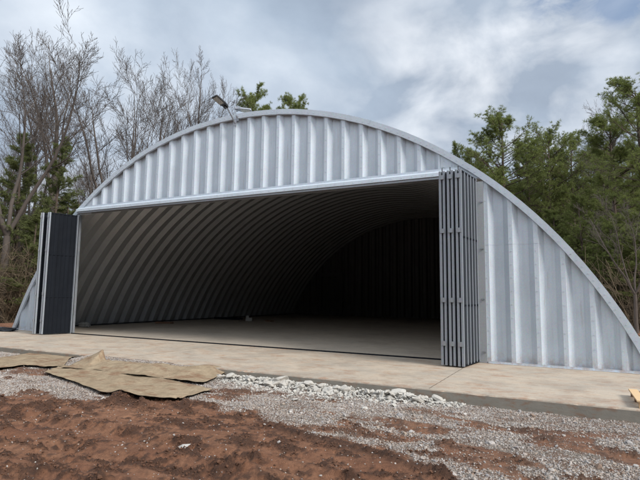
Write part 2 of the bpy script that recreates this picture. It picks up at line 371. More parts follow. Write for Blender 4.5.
def wall(name, x0, x1, z0, y=0, parent=hangar, mat=None, seams=(), bolts=True, flip=False):
    mb = MB(); P = profile(x0, x1)
    rows = []
    for (x, dy) in P:
        zt = max(float(zarc(x, RIN)), z0+.01)
        zl = [z0]+[s for s in seams if z0 < s < zt-.05]+[zt]
        rows.append((x, dy, zl))
    for (xa, da, za), (xb, db, zb) in zip(rows[:-1], rows[1:]):
        if abs(xb-xa) < 1e-5: continue
        a0, b0 = za[0], zb[0]; sa = [z for z in za[1:-1]]; sb = [z for z in zb[1:-1]]; ss = [z for z in sa if z in sb]
        levels = [(a0, b0)]+[(s, s) for s in ss]+[(za[-1], zb[-1])]; off = 0
        for (p, q), (r, t) in zip(levels[:-1], levels[1:]):
            mb.quad((xa, y+da-off, p), (xb, y+db-off, q), (xb, y+db-off, t), (xa, y+da-off, r)); off += .004
    if bolts:
        for k in range(-30, 30):
            c = PH+k*PITCH
            if x0+.05 < c < x1-.05:
                z = z0+.12
                while z < float(zarc(c, RO))-.25:
                    mb.cyl((c+.01*math.sin(k*3+z), y+.002, z), (c+.01*math.sin(k*3+z), y-.014, z), .011, 6); z += .34
    return mb.build(name, mat or M['wall'], parent)
DL, DR, HT = -7.93, 8.15, 4.90
wall('front_wall', -W+.02, DL-.10, .03, seams=(2.4,))
wall('front_wall', DR+.06, W-.02, .03, seams=(3.05,))
wall('gable_wall', -7.2725, 7.0675, 5.06)
# plain sheets that close the two haunches over the door
for xa, xb in ((DL-.10, -7.2725), (7.0675, DR+.06)):
    mb = MB(); xx = np.linspace(xa, xb, 8)
    for a, b in zip(xx[:-1], xx[1:]):
        za, zb = float(zarc(a, RIN)), float(zarc(b, RIN))
        mb.quad((a, .012, min(4.86, za)), (b, .012, min(4.86, zb)), (b, .012, zb), (a, .012, za))
    for x in np.arange(xa+.1, xb, .22):
        z = float(zarc(x, RO))-.32
        mb.cyl((x, .014, z), (x, -.004, z), .010, 6)
    mb.obox(((xa+xb)/2, .006, float(zarc((xa+xb)/2, RO))-.38), ((xb-xa)/2*.92, 0, -(1 if xa > 0 else -1)*.20*(xb-xa)), (0, .004, 0), (0, 0, .006))
    mb.build('haunch_sheet', M['wall'], hangar)
# back wall, with a roll-up door
mb = MB(); Pb = profile(-W+.02, W-.02, .5975, .2, .12)
for (xa, da), (xb, db) in zip(Pb[:-1], Pb[1:]):
    mb.quad((xa, L-da, -.02), (xb, L-db, -.02), (xb, L-db, float(zarc(xb, RIN))), (xa, L-da, float(zarc(xa, RIN))))
M['back'] = m_galv('shade-darkened back sheet', (.11, .115, .12), .4, .55, .8)  # same steel as the arch, base colour darkened for the deep interior shade
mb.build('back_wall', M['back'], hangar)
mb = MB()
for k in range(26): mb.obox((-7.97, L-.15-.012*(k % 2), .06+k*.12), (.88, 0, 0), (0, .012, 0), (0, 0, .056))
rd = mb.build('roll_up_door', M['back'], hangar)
mb = MB()
for x in (-8.92, -7.02): mb.box(x-.05, x+.05, L-.2, L-.13, .0, 3.2)
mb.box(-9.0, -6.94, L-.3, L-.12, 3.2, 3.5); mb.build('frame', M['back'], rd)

# arch shell: corrugated along y, bent over the arc, laid in overlapping sheets
A0 = math.asin(W/RO)
na = 160; angs = np.linspace(-A0, A0, na+1)
seam = [int(round(na*t)) for t in (.0, .125, .25, .375, .5, .625, .75, .875)]+[na]
prof = []
y = .02
while y < L-.1:
    prof += [(y, -.07), (y+.10, -.07), (y+.27, -.24), (y+.52, -.24)]; y += .69
prof.append((L-.005, -.07))
Vs = []; Qs = []; off0 = 0
for s_i, (a, b) in enumerate(zip(seam[:-1], seam[1:])):
    d = .009 if s_i % 2 else 0.
    lap = .012
    aa = angs[a:b+1].copy(); aa[0] -= lap if s_i else 0; aa[-1] += lap if b != na else 0
    V = np.array([[math.sin(t)*(RO+r-d), yy, math.cos(t)*(RO+r-d)+ZC] for t in aa for (yy, r) in prof])
    m_ = len(prof); k = len(aa)
    i = (np.arange(k-1)[:, None]*m_+np.arange(m_-1)[None]).ravel()+off0
    Qs.append(np.stack([i, i+1, i+m_+1, i+m_], 1)); Vs.append(V); off0 += len(V)
V = np.concatenate(Vs); V[:, 2] = np.maximum(V[:, 2], .005)
mobj('arch_shell', npmesh('arch_shell', V, np.concatenate(Qs)), M['shell'], hangar)
# curb angle at the springing lines
for s_ in (-1, 1):
    mb = MB(); x0, x1 = sorted((s_*(W-.42), s_*(W-.20))); mb.box(x0, x1, .15, L-.15, .0, .05)
    mb.build('base_curb', M['leafr'], hangar)
# rim flashing around the front arch
mb = MB(); nseg = 72; ta = np.linspace(-A0-.006, A0+.006, nseg+1); sec = [(RO-.17, .03), (RO-.165, -.045), (RO, -.055), (RO+.005, .16), (RO-.03, .165)]
for i in range(nseg):
    j = i//8; d = .006 if j % 2 else 0
    e = .004 if i % 8 == 7 else 0
    for (r0, y0), (r1, y1) in zip(sec[:-1], sec[1:]):
        P = []
        for t, (r, yy) in ((ta[i], (r0, y0)), (ta[i], (r1, y1)), (ta[i+1]+e, (r1, y1)), (ta[i+1]+e, (r0, y0))):
            P.append((math.sin(t)*(r+d), yy-d, max(.004, math.cos(t)*(r+d)+ZC)))
        mb.quad(*P)
for i in range(150):
    t = -A0+.02+(2*A0-.04)*i/149; mb.cyl((math.sin(t)*(RO-.09), -.045, math.cos(t)*(RO-.09)+ZC), (math.sin(t)*(RO-.09), -.066, math.cos(t)*(RO-.09)+ZC), .010, 6)
mb.build('rim_flashing', M['trim'], hangar)
# base angle in front of the wall
for xa, xb in ((-W+.0, DL-.12), (DR+.09, W)):
    mb = MB(); mb.box(xa, xb, -.075, .16, .004, .012); mb.box(xa, xb, -.018, -.010, .012, .055)
    for x in np.arange(xa+.3, xb, .6): mb.cyl((x, -.045, .012), (x, -.045, .026), .012, 6)
    mb.build('base_angle', M['trim'], hangar)
# header: sloped light drip flashing over a duller door track
mb = MB()
xs_ = np.linspace(-8.02, 7.6, 7)
for a, b in zip(xs_[:-1], xs_[1:]):
    mb.quad((a, -.012, 5.16), (b+.01, -.012, 5.16), (b+.01, -.15, 5.09), (a, -.15, 5.09)); mb.quad((a, -.15, 5.09), (b+.01, -.15, 5.09), (b+.01, -.156, 4.985), (a, -.156, 4.985))
    mb.quad((a, -.012, 5.16), (a, -.012, 5.22), (b, -.012, 5.22), (b, -.012, 5.16)); mb.quad((a, -.156, 4.985), (b, -.156, 4.985), (b, -.02, 4.98), (a, -.02, 4.98))
for x in np.arange(-7.8, 7.4, .30): mb.cyl((x, -.150, 5.04), (x, -.162, 5.04), .011, 6)
mb.build('header_flashing', M['trim'], hangar)
mb = MB(); mb.box(-7.98, 7.3, -.12, -.04, 4.915, 4.975); mb.box(-7.98, 8.12, .03, .14, 4.90, 5.0); mb.build('door_track', M['track'], hangar)
mb = MB(); mb.box(DL, DR-.3, -.10, .01, .002, .022); mb.box(DL, DR-.3, -.10, -.085, .022, .04); mb.build('floor_track', M['leaf'], hangar)
# jambs
M['jamb'] = m_galv('weathered jamb plate', (.33, .35, .37), .2, .5, 1.)
mb = MB(); mb.box(DL-.10, DL-.03, .0, .10, .004, 4.86); mb.build('door_jamb', M['track'], hangar, bevel=.004)
mb = MB(); mb.box(DR-.14, DR+.07, -.035, -.0, .004, 4.76)
jr = mb.build('door_jamb', M['jamb'], hangar)
for z in (4.2, 2.95, 1.63, .28):
    mb = MB(); mb.box(DR-.03, DR+.03, -.05, -.036, z-.022, z+.022); mb.cyl((DR+.04, -.05, z), (DR+.04, -.08, z), .014, 6)
    mb.build('hinge', M['track'], jr)

# folded door leaves: each a ribbed sheet in a tube frame
LD, LH = 1.16, 4.80
def leaf_meshes():
    s = MB()                                               # ribbed sheet, local x thickness, local -y out of the wall
    ys = []
    k = 0; yv = .03
    while yv < LD-.06:
        ys += [(yv, 0), (yv+.05, 0), (yv+.07, .03), (yv+.13, .03)]; yv += .17
    ys = [p for p in ys if p[0] < LD-.03]+[(LD-.02, 0)]
    for (a, da), (b, db) in zip(ys[:-1], ys[1:]):
        for sg in (-1, 1): s.quad((sg*(.006+da*.5), -a, .02), (sg*(.006+db*.5), -b, .02), (sg*(.006+db*.5), -b, LH-.02), (sg*(.006+da*.5), -a, LH-.02))
    f = MB(); h = .0275
    f.box(-h, h, -LD-.03, -LD+.03, 0, LH); f.box(-h, h, -.03, .03, 0, LH)
    g_ = MB(); g_.box(-.026, .026, -LD+.03, -.03, 0, .045)
    return s, f, g_
sS, sF, sG = leaf_meshes()
mS = npmesh('leaf_sheet', sS.v, sS.q); mF = npmesh('frame_tube', sF.v, sF.q); mG = npmesh('girt', sG.v, sG.q)
for m_, k in ((mS, 'leaf'), (mF, 'bar'), (mG, 'leaf')): m_.materials.append(M[k])
sB = MB(); sB.box(-.034, .034, -.022, .022, .02, LH-.02); mB_ = npmesh('stiffener', sB.v, sB.q); mB_.materials.append(M['bar'])
mSr = mS.copy(); mSr.materials[0] = M['leafr']
def leaf(x_rear, x_front, y_front, pair_side, zc=.035, dz=0.):
    dx, dy = x_front-x_rear, y_front-(-.08)
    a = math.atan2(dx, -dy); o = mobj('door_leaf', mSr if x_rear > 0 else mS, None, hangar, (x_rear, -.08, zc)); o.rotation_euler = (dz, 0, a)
    sc_ = math.hypot(dx, dy)/LD; o.scale = (1, sc_, 1)
    mobj('leaf_frame', mF, None, o)
    if x_rear > 0:
        for yy in (-.22, -.45, -.68, -.92): mobj('stiffener', mB_, None, o, (0, yy, 0))
    for z in (.0, 1.42, 3.1, LH-.05): mobj('girt', mG, None, o, (0, 0, z))
    return o
def clips(o, side, zs=(.52, 1.57, 3.28, 4.64)):
    for z in zs:
        mb = MB(); mb.obox((side*.048, -LD-.036, z), (.058, 0, 0), (0, .010, 0), (0, 0, .055))
        mb.build('hinge', M['track'], o)
def roller(o):
    mb = MB(); mb.cyl((.045, -LD+.02, LH-.01), (.045, -LD+.02, LH+.09), .012, 8); mb.build('guide_pin', M['black'], o)
for k in range(3):                                          # right stack, three hinged pairs
    for j in (0, 1):
        q = k*.205+j*.096
        o = leaf(7.58+k*.185+j*.07, 7.365+q, -1.22-.02*k, 1)
        if j == 0: clips(o, 1); roller(o)
for k in range(2):                                          # left stack
    for j in (0, 1):
        o = leaf(-8.30+k*.26+j*.06, -8.745+k*.39+j*.10, -1.14+.03*k, 1)
        if j == 0: clips(o, 1); roller(o)
o = mobj('edge_strip', npmesh('edge_strip', *(lambda m_: (m_.v, m_.q))((lambda m_: (m_.box(DL-.01, DL+.022, -.12, -.08, .03, 4.86), m_)[1])(MB()))), M['bar'], hangar)

# ------------------------------------------------------------------ flood lights at the crown of the arch
def flood(name, base, arm_to, head_dir, label, dark):
    e = empty(name, base); tag(e, label, 'flood light', 'flood lights on the crown of the arch')
    b = np.zeros(3); t = np.array(arm_to, float)-np.array(base)
    mb = MB(); mb.box(-.05, .05, -.0, .03, -.16, .08); mb.cyl((0, 0, -.05), (0, -.05, 0), .03, 8); mb.cyl((0, -.04, 0), t, .024, 10); mb.build('arm', M['track'], e, smooth=False)
    d = np.array(head_dir, float); ln = np.linalg.norm(d); d /= ln; s_ = np.cross(d, (0, 0, 1)); s_ /= np.linalg.norm(s_); u = np.cross(s_, d)
    mb = MB(); c = t+d*ln/2
    P = []                                                    # tapered housing
    for k, (f, wd, hh) in enumerate(((0, .07, .05), (.18, .10, .06), (.35, .155, .045), (.95, .16, .035), (1., .13, .02))):
        q = t+d*ln*f; P += [q-s_*wd-u*.02, q+s_*wd-u*.02, q+s_*wd*.9+u*hh, q-s_*wd*.9+u*hh]
    m_ = [(4*k+i, 4*k+(i+1) % 4, 4*k+4+(i+1) % 4, 4*k+4+i) for k in range(4) for i in range(4)]+[(3, 2, 1, 0), (16, 17, 18, 19)]
    mb.add(P, m_); h = mb.build('lamp_head', M['black'] if dark else M['track'], e, bevel=.008)
    mb = MB(); q = t+d*ln*.65-u*.026; mb.obox(q, d*ln*.27, s_*.125, u*.005); mb.build('lens', M['lens'], h)
    mb = MB(); q = t+d*ln*.12; mb.obox(q-u*.01, d*.05, s_*.045, u*.06); mb.build('clamp', M['black'] if dark else M['track'], h)
    return e
flood('flood_light', (-.05, -.07, 7.66), (-.02, -.55, 7.98), (-.17, -.50, .26), 'black flood light aimed out over the doorway at the crown of the arch', True)
flood('flood_light', (.03, -.03, 7.84), (-.22, .12, 8.20), (.52, .30, -.05), 'silver flood light turned back over the roof behind the black one', False)

# ------------------------------------------------------------------ things inside and on the slab
def block(x, y, rz):
    e = empty('concrete_block', (x, y, 0), rz); mb = MB()
    mb.box(-.2, .2, -.1, -.07, 0, .2); mb.box(-.2, .2, .07, .1, 0, .2)
    for x_ in (-.2, -.015, .17): mb.box(x_, x_+.03, -.07, .07, 0, .2)
    return e, mb
e, mb = block(*G(249, 321)[:2], .5)
mb.build('block_body', M['block'], e)
mb = MB(); mb.box(-.19, .0, -.095, .095, .202, .33); mb.build('half_block', M['block'], e); tag(e, 'pale concrete block on the floor deep inside the hangar', 'concrete block')
def planks(name, px, py, ln, rz, label, cat, n_=3, mat='oldwood', h=.04):
    q = G(px, py); mb = MB()
    for k in range(n_):
        a = random.uniform(-.12, .12); c, s_ = math.cos(a), math.sin(a); mb.obox((random.uniform(-.1, .1), k*.11-.1, h/2+.012*(k % 2)), (c*ln/2, s_*ln/2, 0), (-s_*.045, c*.045, 0), (0, 0, h/2-.004))
    o = mb.build(name, M[mat], None, (q[0], q[1], .001)); o.rotation_euler = (0, 0, rz); tag(o, label, cat); return o
planks('timber_scrap', 163, 323.5, .9, .3, 'reddish scrap boards lying near the left arch wall', 'timber', 3, 'oldwood', .09)
planks('timber_beam', 228, 319.5, 2.0, .1, 'long dark timbers lying left of the pale block', 'timber', 3, 'leaf', .14)
planks('timber_scrap', 270, 321.5, .6, -.3, 'small scrap pile right of the pale block', 'timber', 2, 'oldwood', .07)
# crumpled sack just inside the left jamb
def blob(name, sx, sy, sz, mat, loc, seed, amp=.35, parent=None, fr=3.):
    nu, nv = 18, 12; V = []
    for j in range(nv+1):
        for i in range(nu):
            t, p_ = 2*PI*i/nu, PI*j/nv; d = np.array([math.sin(p_)*math.cos(t), math.sin(p_)*math.sin(t), math.cos(p_)])
            r = 1+amp*(float(fbm(np.array(d[0]*fr+seed), np.array(d[1]*fr+d[2]*2.3*fr), 3, seed))-.5)*2
            z = d[2]*r*sz; V.append((d[0]*r*sx, d[1]*r*sy, max(z, -sz*.55)+sz*.55))
    Q = [(j*nu+i, j*nu+(i+1) % nu, (j+1)*nu+(i+1) % nu, (j+1)*nu+i) for j in range(nv) for i in range(nu)]
    return mobj(name, npmesh(name, V, Q), mat, parent, loc)
q = G(84, 327)
tag(blob('sack', .34, .22, .17, M['block'], (q[0], q[1], 0), 4, .3), 'crumpled grey sack on the floor beside the left door jamb', 'sack')
q = G(3, 331.3)
o = blob('plastic_sheet', .75, .28, .10, M['plastic'], (q[0]-.2, q[1], 0), 9, .5); o.rotation_euler = (0, 0, .3)
tag(o, 'crumpled black plastic sheet at the far left end of the slab', 'plastic sheet')
# pallet with new boards at the right edge
pq = G(632, 405.5)
e = empty('wooden_pallet', (11.12, -4.24, 0), 0.03)
tag(e, 'pale new wooden pallet standing at the edge of the slab', 'pallet')
for k in range(3):
    mb = MB(); mb.box(.03, 1.15, .0+k*.5, .09+k*.5, .0, .095); mb.build('stringer', M['oldwood'] if k else M['board'], e, bevel=.003)
for k in range(6):
    mb = MB(); mb.box(.0+k*.205, .135+k*.205, -.03, 1.1, .098+.002*(k % 2), .124+.002*(k % 2)); mb.build('deck_board', M['board'], e, bevel=.003)
# scrap of white sheet in the dirt
def zg(x, y): return float(gh(np.array(x), np.array(y)))
q = G(183, 444, -.27); z = zg(q[0], q[1])
mb = MB(); mb.add([(-.07, -.03, .01), (.05, -.05, .0), (.09, .05, .055), (-.01, .03, .02), (.0, -.01, .05)], (), [(0, 1, 4), (1, 2, 4), (2, 3, 4), (3, 0, 4)])
n = NT('torn white wrapper'); M['white'] = n.done((.38, .37, .35), .8)
o = mb.build('litter_scrap', M['white'], None, (q[0], q[1], z+.0022)); tag(o, 'torn white scrap lying alone on the brown dirt', 'scrap'); o.modifiers.new('thick', 'SOLIDIFY').thickness = .004

# ------------------------------------------------------------------ mats
def mat_sheet(name, corners, label, lift=None, zoff=.02, seed=0, nu=70, nv=24, ridge=.03):
    """corners: photo pixels (ground contact) near-left, near-right, far-right, far-left with extra edge points"""
    near, far = corners
    def onground(px, py):
        z = -.16
        for _ in range(6): q = G(px, py, z); z = .5*z+.5*(zg(q[0], q[1])+zoff)
        return q[:2]
    nr = np.array([onground(*p) for p in near]); fr_ = np.array([onground(*p) for p in far])
    def samp(P, t):
        d = np.r_[0, np.cumsum(np.linalg.norm(np.diff(P, axis=0), axis=1))]; d /= d[-1]
        return np.stack([np.interp(t, d, P[:, 0]), np.interp(t, d, P[:, 1])], -1)
    t = np.linspace(0, 1, nu); a = samp(nr, t); b = samp(fr_, t)
    s_ = np.linspace(0, 1, nv)[:, None, None]; XY = a[None]*(1-s_)+b[None]*s_
    wob = (fbm(t*9+seed, t*0+seed, 3, seed)-.5)[None, :, None]*.10
    XY = XY+np.array([0, 1.])*wob*((1-s_)**3-s_**3)
    x, y = XY[..., 0], XY[..., 1]
    z = np.maximum(gh(x, y), -.30)*1.; K_ = np.ones(7)/7
    for _ in range(2): z = np.apply_along_axis(lambda v: np.convolve(np.pad(v, 3, 'edge'), K_, 'valid'), 1, z)
    z = z+.012
    sv = np.linspace(0, 1, nv)[:, None]; ed = np.minimum(np.minimum(sv, 1-sv)*nv/3, 1)
    hm = zoff+ridge*1.3*fbm(x*2.2+seed, y*3+seed, 4, seed)+.012*fbm(x*9+seed, y*12, 3, seed)+.022*np.exp(-(sv/.06)**2)*sst(.45, .65, fbm(t*7+seed, t*0+1, 3, seed+5))[None]
    z = z+hm*.8+.012
    if lift is not None: z = z+lift(x, y, t[None]+0*x, sv+0*x)
    V = np.stack([x, y, z], -1).reshape(-1, 3); V2 = V.copy(); V2[:, 2] -= .007
    i = (np.arange(nv-1)[:, None]*nu+np.arange(nu-1)[None]).ravel(); Q = np.stack([i, i+1, i+nu+1, i+nu], 1); m_ = len(V)
    be = list(range(nu))+[k*nu+nu-1 for k in range(1, nv)]+[(nv-1)*nu+k for k in range(nu-2, -1, -1)]+[k*nu for k in range(nv-2, 0, -1)]
    E = np.array([(be[k], be[(k+1) % len(be)], be[(k+1) % len(be)]+m_, be[k]+m_) for k in range(len(be))])
    me = npmesh(name, np.concatenate([V, V2]), np.concatenate([Q, Q[:, ::-1]+m_, E[:, ::-1]]), smooth=False)
    me.materials.append(M['mat']); me.materials.append(M['matback'])
    mi = np.zeros(len(me.polygons), np.int32); mi[len(Q):] = 1; me.polygons.foreach_set('material_index', mi)
    sm = np.zeros(len(me.polygons), bool); sm[:len(Q)] = True; me.polygons.foreach_set('use_smooth', sm)
    return tag(mobj(name, me, None), label, 'mat', 'tan mats laid on the gravel in front of the slab')
mat_sheet('ground_mat', ([(-30, 372), (0, 370), (30, 367), (62, 369)], [(-30, 361), (0, 359), (43, 352.5), (84, 354)]), 'tan mat running out of the picture at the left', None, .02, 3)
def flap(x, y, t, s_):
    u = np.where(t < .135, t/.135, 1-(t-.135)/.03).clip(0, 1); return .24*u**1.3*np.clip((s_-.25)/.75, 0, 1)**1.2+.03*np.exp(-((t-.6)/.1)**2)
mat_sheet('ground_mat', ([(62, 370), (90, 371), (127, 378), (165, 380.5), (204, 384)], [(84, 359), (107, 361), (140, 364), (180, 368), (232, 371)]), 'tan mat with a raised folded corner nearest the slab', flap, .035, 8, 110, 34)
mat_sheet('ground_mat', ([(43, 373.5), (83, 386.5), (125, 393), (177, 400.5)], [(62, 366.5), (127, 373.5), (170, 382), (212, 391)]), 'lowest tan mat, longest and closest to the brown dirt', None, .03, 14, 100, 30)

# ------------------------------------------------------------------ stones
PHI = (1+5**.5)/2
ICO = np.array([(-1, PHI, 0), (1, PHI, 0), (-1, -PHI, 0), (1, -PHI, 0), (0, -1, PHI), (0, 1, PHI), (0, -1, -PHI), (0, 1, -PHI), (PHI, 0, -1), (PHI, 0, 1), (-PHI, 0, -1), (-PHI, 0, 1)])/math.sqrt(1+PHI*PHI)
IF = np.array([(0, 11, 5), (0, 5, 1), (0, 1, 7), (0, 7, 10), (0, 10, 11), (1, 5, 9), (5, 11, 4), (11, 10, 2), (10, 7, 6), (7, 1, 8), (3, 9, 4), (3, 4, 2), (3, 2, 6), (3, 6, 8), (3, 8, 9), (4, 9, 5), (2, 4, 11), (6, 2, 10), (8, 6, 7), (9, 8, 1)])
def stones(P, S, flat=.75, lo=.55):
    N = len(P); k = 12
    vr = ICO[None]*(1+rng.uniform(-.28, .28, (N, k, 1))); an = rng.uniform(lo, 1.15, (N, 1, 3)); an[..., 2] *= flat; vr = vr*an*S[:, None, None]
    a, b = rng.uniform(0, 2*PI, N), rng.normal(0, .5, N); ca, sa, cb, sb = np.cos(a), np.sin(a), np.cos(b), np.sin(b)
    x, y, z = vr[..., 0], vr[..., 1], vr[..., 2]
    y, z = y*cb[:, None]-z*sb[:, None], y*sb[:, None]+z*cb[:, None]
    x, y = x*ca[:, None]-y*sa[:, None], x*sa[:, None]+y*ca[:, None]
    V = np.stack([x, y, z], -1)+P[:, None]
    return V.reshape(-1, 3), (IF[None]+(np.arange(N)*k)[:, None, None]).reshape(-1, 3)
N = 560000
x = rng.uniform(-8, 13, N); y = rng.uniform(-11.5, -4.38, N)
dd = np.hypot(x-EYE[0], y-EYE[1]); gm_ = gravel_mask(x, y)
vis = (x > np.interp(y, [-11.5, -8, -4.3], [4.2, -.8, -8.0])-.5)
keep = vis & (rng.uniform(0, 1, N) < gm_**1.3*(.45+.8*sst(.36, .6, fbm(x*1.5+9, y*3.3, 5, 33)))+.012)
x, y = x[keep], y[keep]; S = rng.lognormal(math.log(.0078), .45, len(x)).clip(.004, .034)*np.where(rng.uniform(0, 1, len(x)) < .012, 2.2, 1.)
P = np.stack([x, y, gh(x, y)+S*.22], -1); V, T = stones(P, S)
tag(mobj('gravel', npmesh('gravel', V, None, T), M['gravel']), 'grey and tan crushed stone spread in front of the slab', 'gravel', kind='stuff')
print('gravel', len(x))
# clods of clay strewn over the dirt
N = 150000
x = rng.uniform(-4, 12.5, N); y = rng.uniform(-11.5, -6.4, N)
n2 = fbm(x*3.1, y*5.2, 5, 21); n3 = fbm(x*11, y*14, 4, 40, .6)
pr = sst(.49, .60, n2*.72+n3*.28)*(1-gravel_mask(x, y))+.02; keep = rng.uniform(0, 1, N) < pr*.55
heap = rng.normal(0, 1, (700, 2))*np.array([.32, .16])+np.array([3.1, -7.05])
x = np.r_[x[keep], heap[:, 0]]; y = np.r_[y[keep], heap[:, 1]]; S = rng.lognormal(math.log(.0085), .5, len(x)).clip(.003, .034)
P = np.stack([x, y, gh(x, y)+S*.15], -1); V, T = stones(P, S)
tag(mobj('clay_clods', npmesh('clay_clods', V, None, T), M['clod']), 'dark damp clods of clay strewn over the brown dirt', 'clay clods', kind='stuff')

# broken concrete heaped along the kerb
def chunk(rs, flat):
    k = 26; d = rs.normal(size=(k, 3)); d /= np.linalg.norm(d, axis=1, keepdims=True); d *= rs.uniform(.75, 1.1, (k, 1)); d *= np.array([1, .62, flat])
    import bmesh
    bm = bmesh.new()
    for p in d: bm.verts.new(p)
    r = bmesh.ops.convex_hull(bm, input=bm.verts)
    for v in [v for v in bm.verts if not v.link_faces]: bm.verts.remove(v)
    bmesh.ops.dissolve_limit(bm, angle_limit=.30, verts=bm.verts, edges=bm.edges)
    bmesh.ops.bevel(bm, geom=bm.edges[:], offset=.03, segments=1, affect='EDGES')
    me = bpy.data.meshes.new('concrete_chunk'); bm.to_mesh(me); bm.free(); me.materials.append(M['rubble']); return me
CH = [chunk(np.random.default_rng(100+i), .3+.06*(i % 5)) for i in range(12)]
big = [(171, 0, .0, .0, ''), ]
spots = [((286, 381), .30, .10, 'broad flat slab of broken concrete, largest at the left of the rubble'), ((270, 384), .17, .3, 'pale broken concrete lump left of the broad flat slab'),
         ((331, 383), .20, .5, 'tilted concrete piece right of the broad flat slab'), ((343, 390), .19, -.4, 'rounded concrete lump in the middle of the rubble heap'),
         ((401, 392), .22, .2, 'long pale concrete piece near the right end of the rubble'), ((418, 399), .15, .6, 'small blocky concrete piece at the right tail of the rubble')]
def put_chunk(i, x, y, s_, rz, label):
    o = bpy.data.objects.new('concrete_chunk', CH[i % 12]); COL.objects.link(o)
    o.location = (x, y, zg(x, y)+s_*.17+max(0, .10*(1-abs(y+4.62)/.3)) if s_ < .14 else zg(x, y)+s_*.26); o.rotation_euler = (random.uniform(-.45, .45), random.uniform(-.45, .45), rz); o.scale = (s_, s_, s_)
    return tag(o, label, 'concrete chunk', 'broken concrete heaped along the kerb')
for i, ((px, py), s_, rz, lb) in enumerate(spots):
    q = G(px, py, -.14); put_chunk(i, q[0], min(q[1], YK-s_*.6), s_, rz, lb)
for i in range(170):
    t = rng.beta(1.6, 1.5); xx = 3.15+t*5.0; yy = YK-.07-abs(rng.normal(0, .17))*(1.25 if t > .25 else .7)
    s_ = float(rng.lognormal(math.log(.066), .5)); s_ = min(s_, .19); yy = min(yy, YK-s_*.7)
    put_chunk(i+5, xx, yy, s_, random.uniform(0, 6), 'small pale lump of broken concrete in the heap along the kerb')

N = 2600
t = rng.beta(1.3, 1.4, N); x = 2.9+t*5.7; y = YK-.03-np.abs(rng.normal(0, .26, N))*(.5+1.2*np.sin(np.clip(t, 0, 1)*PI)); S = rng.lognormal(math.log(.024), .45, N).clip(.010, .06)
P = np.stack([x, y, gh(x, y)+S*.4+.10*np.exp(-((y-YK+.12)/.2)**2)*rng.uniform(0, 1, N)*sst(0, .2, t)*sst(1, .8, t)], -1); V, T = stones(P, S, .55, .4)
tag(mobj('concrete_chips', npmesh('concrete_chips', V, None, T), M['rubble']), 'white chips and crumbs of broken concrete scattered between the larger lumps', 'concrete chips', kind='stuff')

# ------------------------------------------------------------------ trees
def bare_tree(seed, H=17., fork=.3, spread=.5, stems=4, leader=False):
    r = random.Random(seed); thick = []; thin = []
    def perp(d):
        a = Vector((r.gauss(0, 1), r.gauss(0, 1), r.gauss(0, 1))); a = a-d*a.dot(d); return a.normalized()
    def limb(p, d, ln, rad, lv, t0=.22):
        n = {0: 11, 1: 7, 2: 5, 3: 3}[lv]; bend = perp(d)*r.uniform(.0, .05)
        for i in range(n):
            t = i/n; w_ = .06+.03*lv; d = (d+bend+Vector((r.gauss(0, w_), r.gauss(0, w_), r.gauss(0, .04)+.05))).normalized(); q = p+d*(ln/n)
            f0, f1 = (1-t)**.8*.9+.1, (1-(i+1)/n)**.8*.9+.1
            (thick if rad*f0 > .045 else thin).append((*p, *q, max(rad*f0, .0095), max(rad*f1, .007))); p = q
            if lv < 3 and (t >= t0 or lv > 0):
                for c in range(1 if lv < 1 else (2 if r.random() < (.55 if lv < 2 else .5) else 1)):
                    if r.random() < .12: continue
                    an = r.uniform(.42, .95); nd = (d*math.cos(an)+perp(d)*math.sin(an)); nd.z = nd.z*.85+.18; nd.normalize()
                    cl = ln*(1-t*.62)*r.uniform(.34, .60) if lv == 0 else ln*(1-t*.5)*r.uniform(.35, .65)
                    if lv == 2: cl = min(cl, r.uniform(.5, 1.3))
                    limb(p, nd, cl, max(rad*f1*r.uniform(.38, .6), .008), lv+1)
    h0 = H*fork; rb = H*.012+.03; p = Vector((0, 0, -.3)); d = Vector((r.gauss(0, .03), r.gauss(0, .03), 1)).normalized()
    for i in range(6):
        q = p+d*(h0/6); thick.append((*p, *q, rb*(1.25 if i == 0 else 1.06-.05*i), rb*(1.0-.05*i))); p = q; d = (d+Vector((r.gauss(0, .03), r.gauss(0, .03), 0))).normalized()
    if leader: limb(p, d, (H-h0)*1.0, rb*.72, 0, .0)
    for j in range(stems):
        a = 2*PI*j/stems+r.uniform(-.5, .5); sp_ = spread*r.uniform(.4, 1.15); nd = Vector((math.cos(a)*sp_, math.sin(a)*sp_, 1)).normalized()
        limb(p, nd, (H-h0)*r.uniform(.84, .96), rb*r.uniform(.42, .6), 0)
    return thick, thin
def seg_mesh(name, segs, n_, mat):
    V, Q = tubes(segs, n_); me = npmesh(name, V, Q, smooth=n_ > 4); me.materials.append(mat); return me
BARE = []
for i, kw in enumerate([dict(stems=6, spread=.50, fork=.25), dict(stems=3, spread=.34, fork=.40, leader=True), dict(stems=4, spread=.55, fork=.30), dict(stems=2, spread=.3, fork=.38, leader=True), dict(stems=4, spread=.5, fork=.2)]):
    th, tn = bare_tree(40+i, **kw); mz = max(s[5] for s in th+tn)
    BARE.append((seg_mesh('trunk', th, 7, M['barkg']), seg_mesh('crown', tn, 3, M['twig']), mz)); print('bare', i, len(th), len(tn), mz)

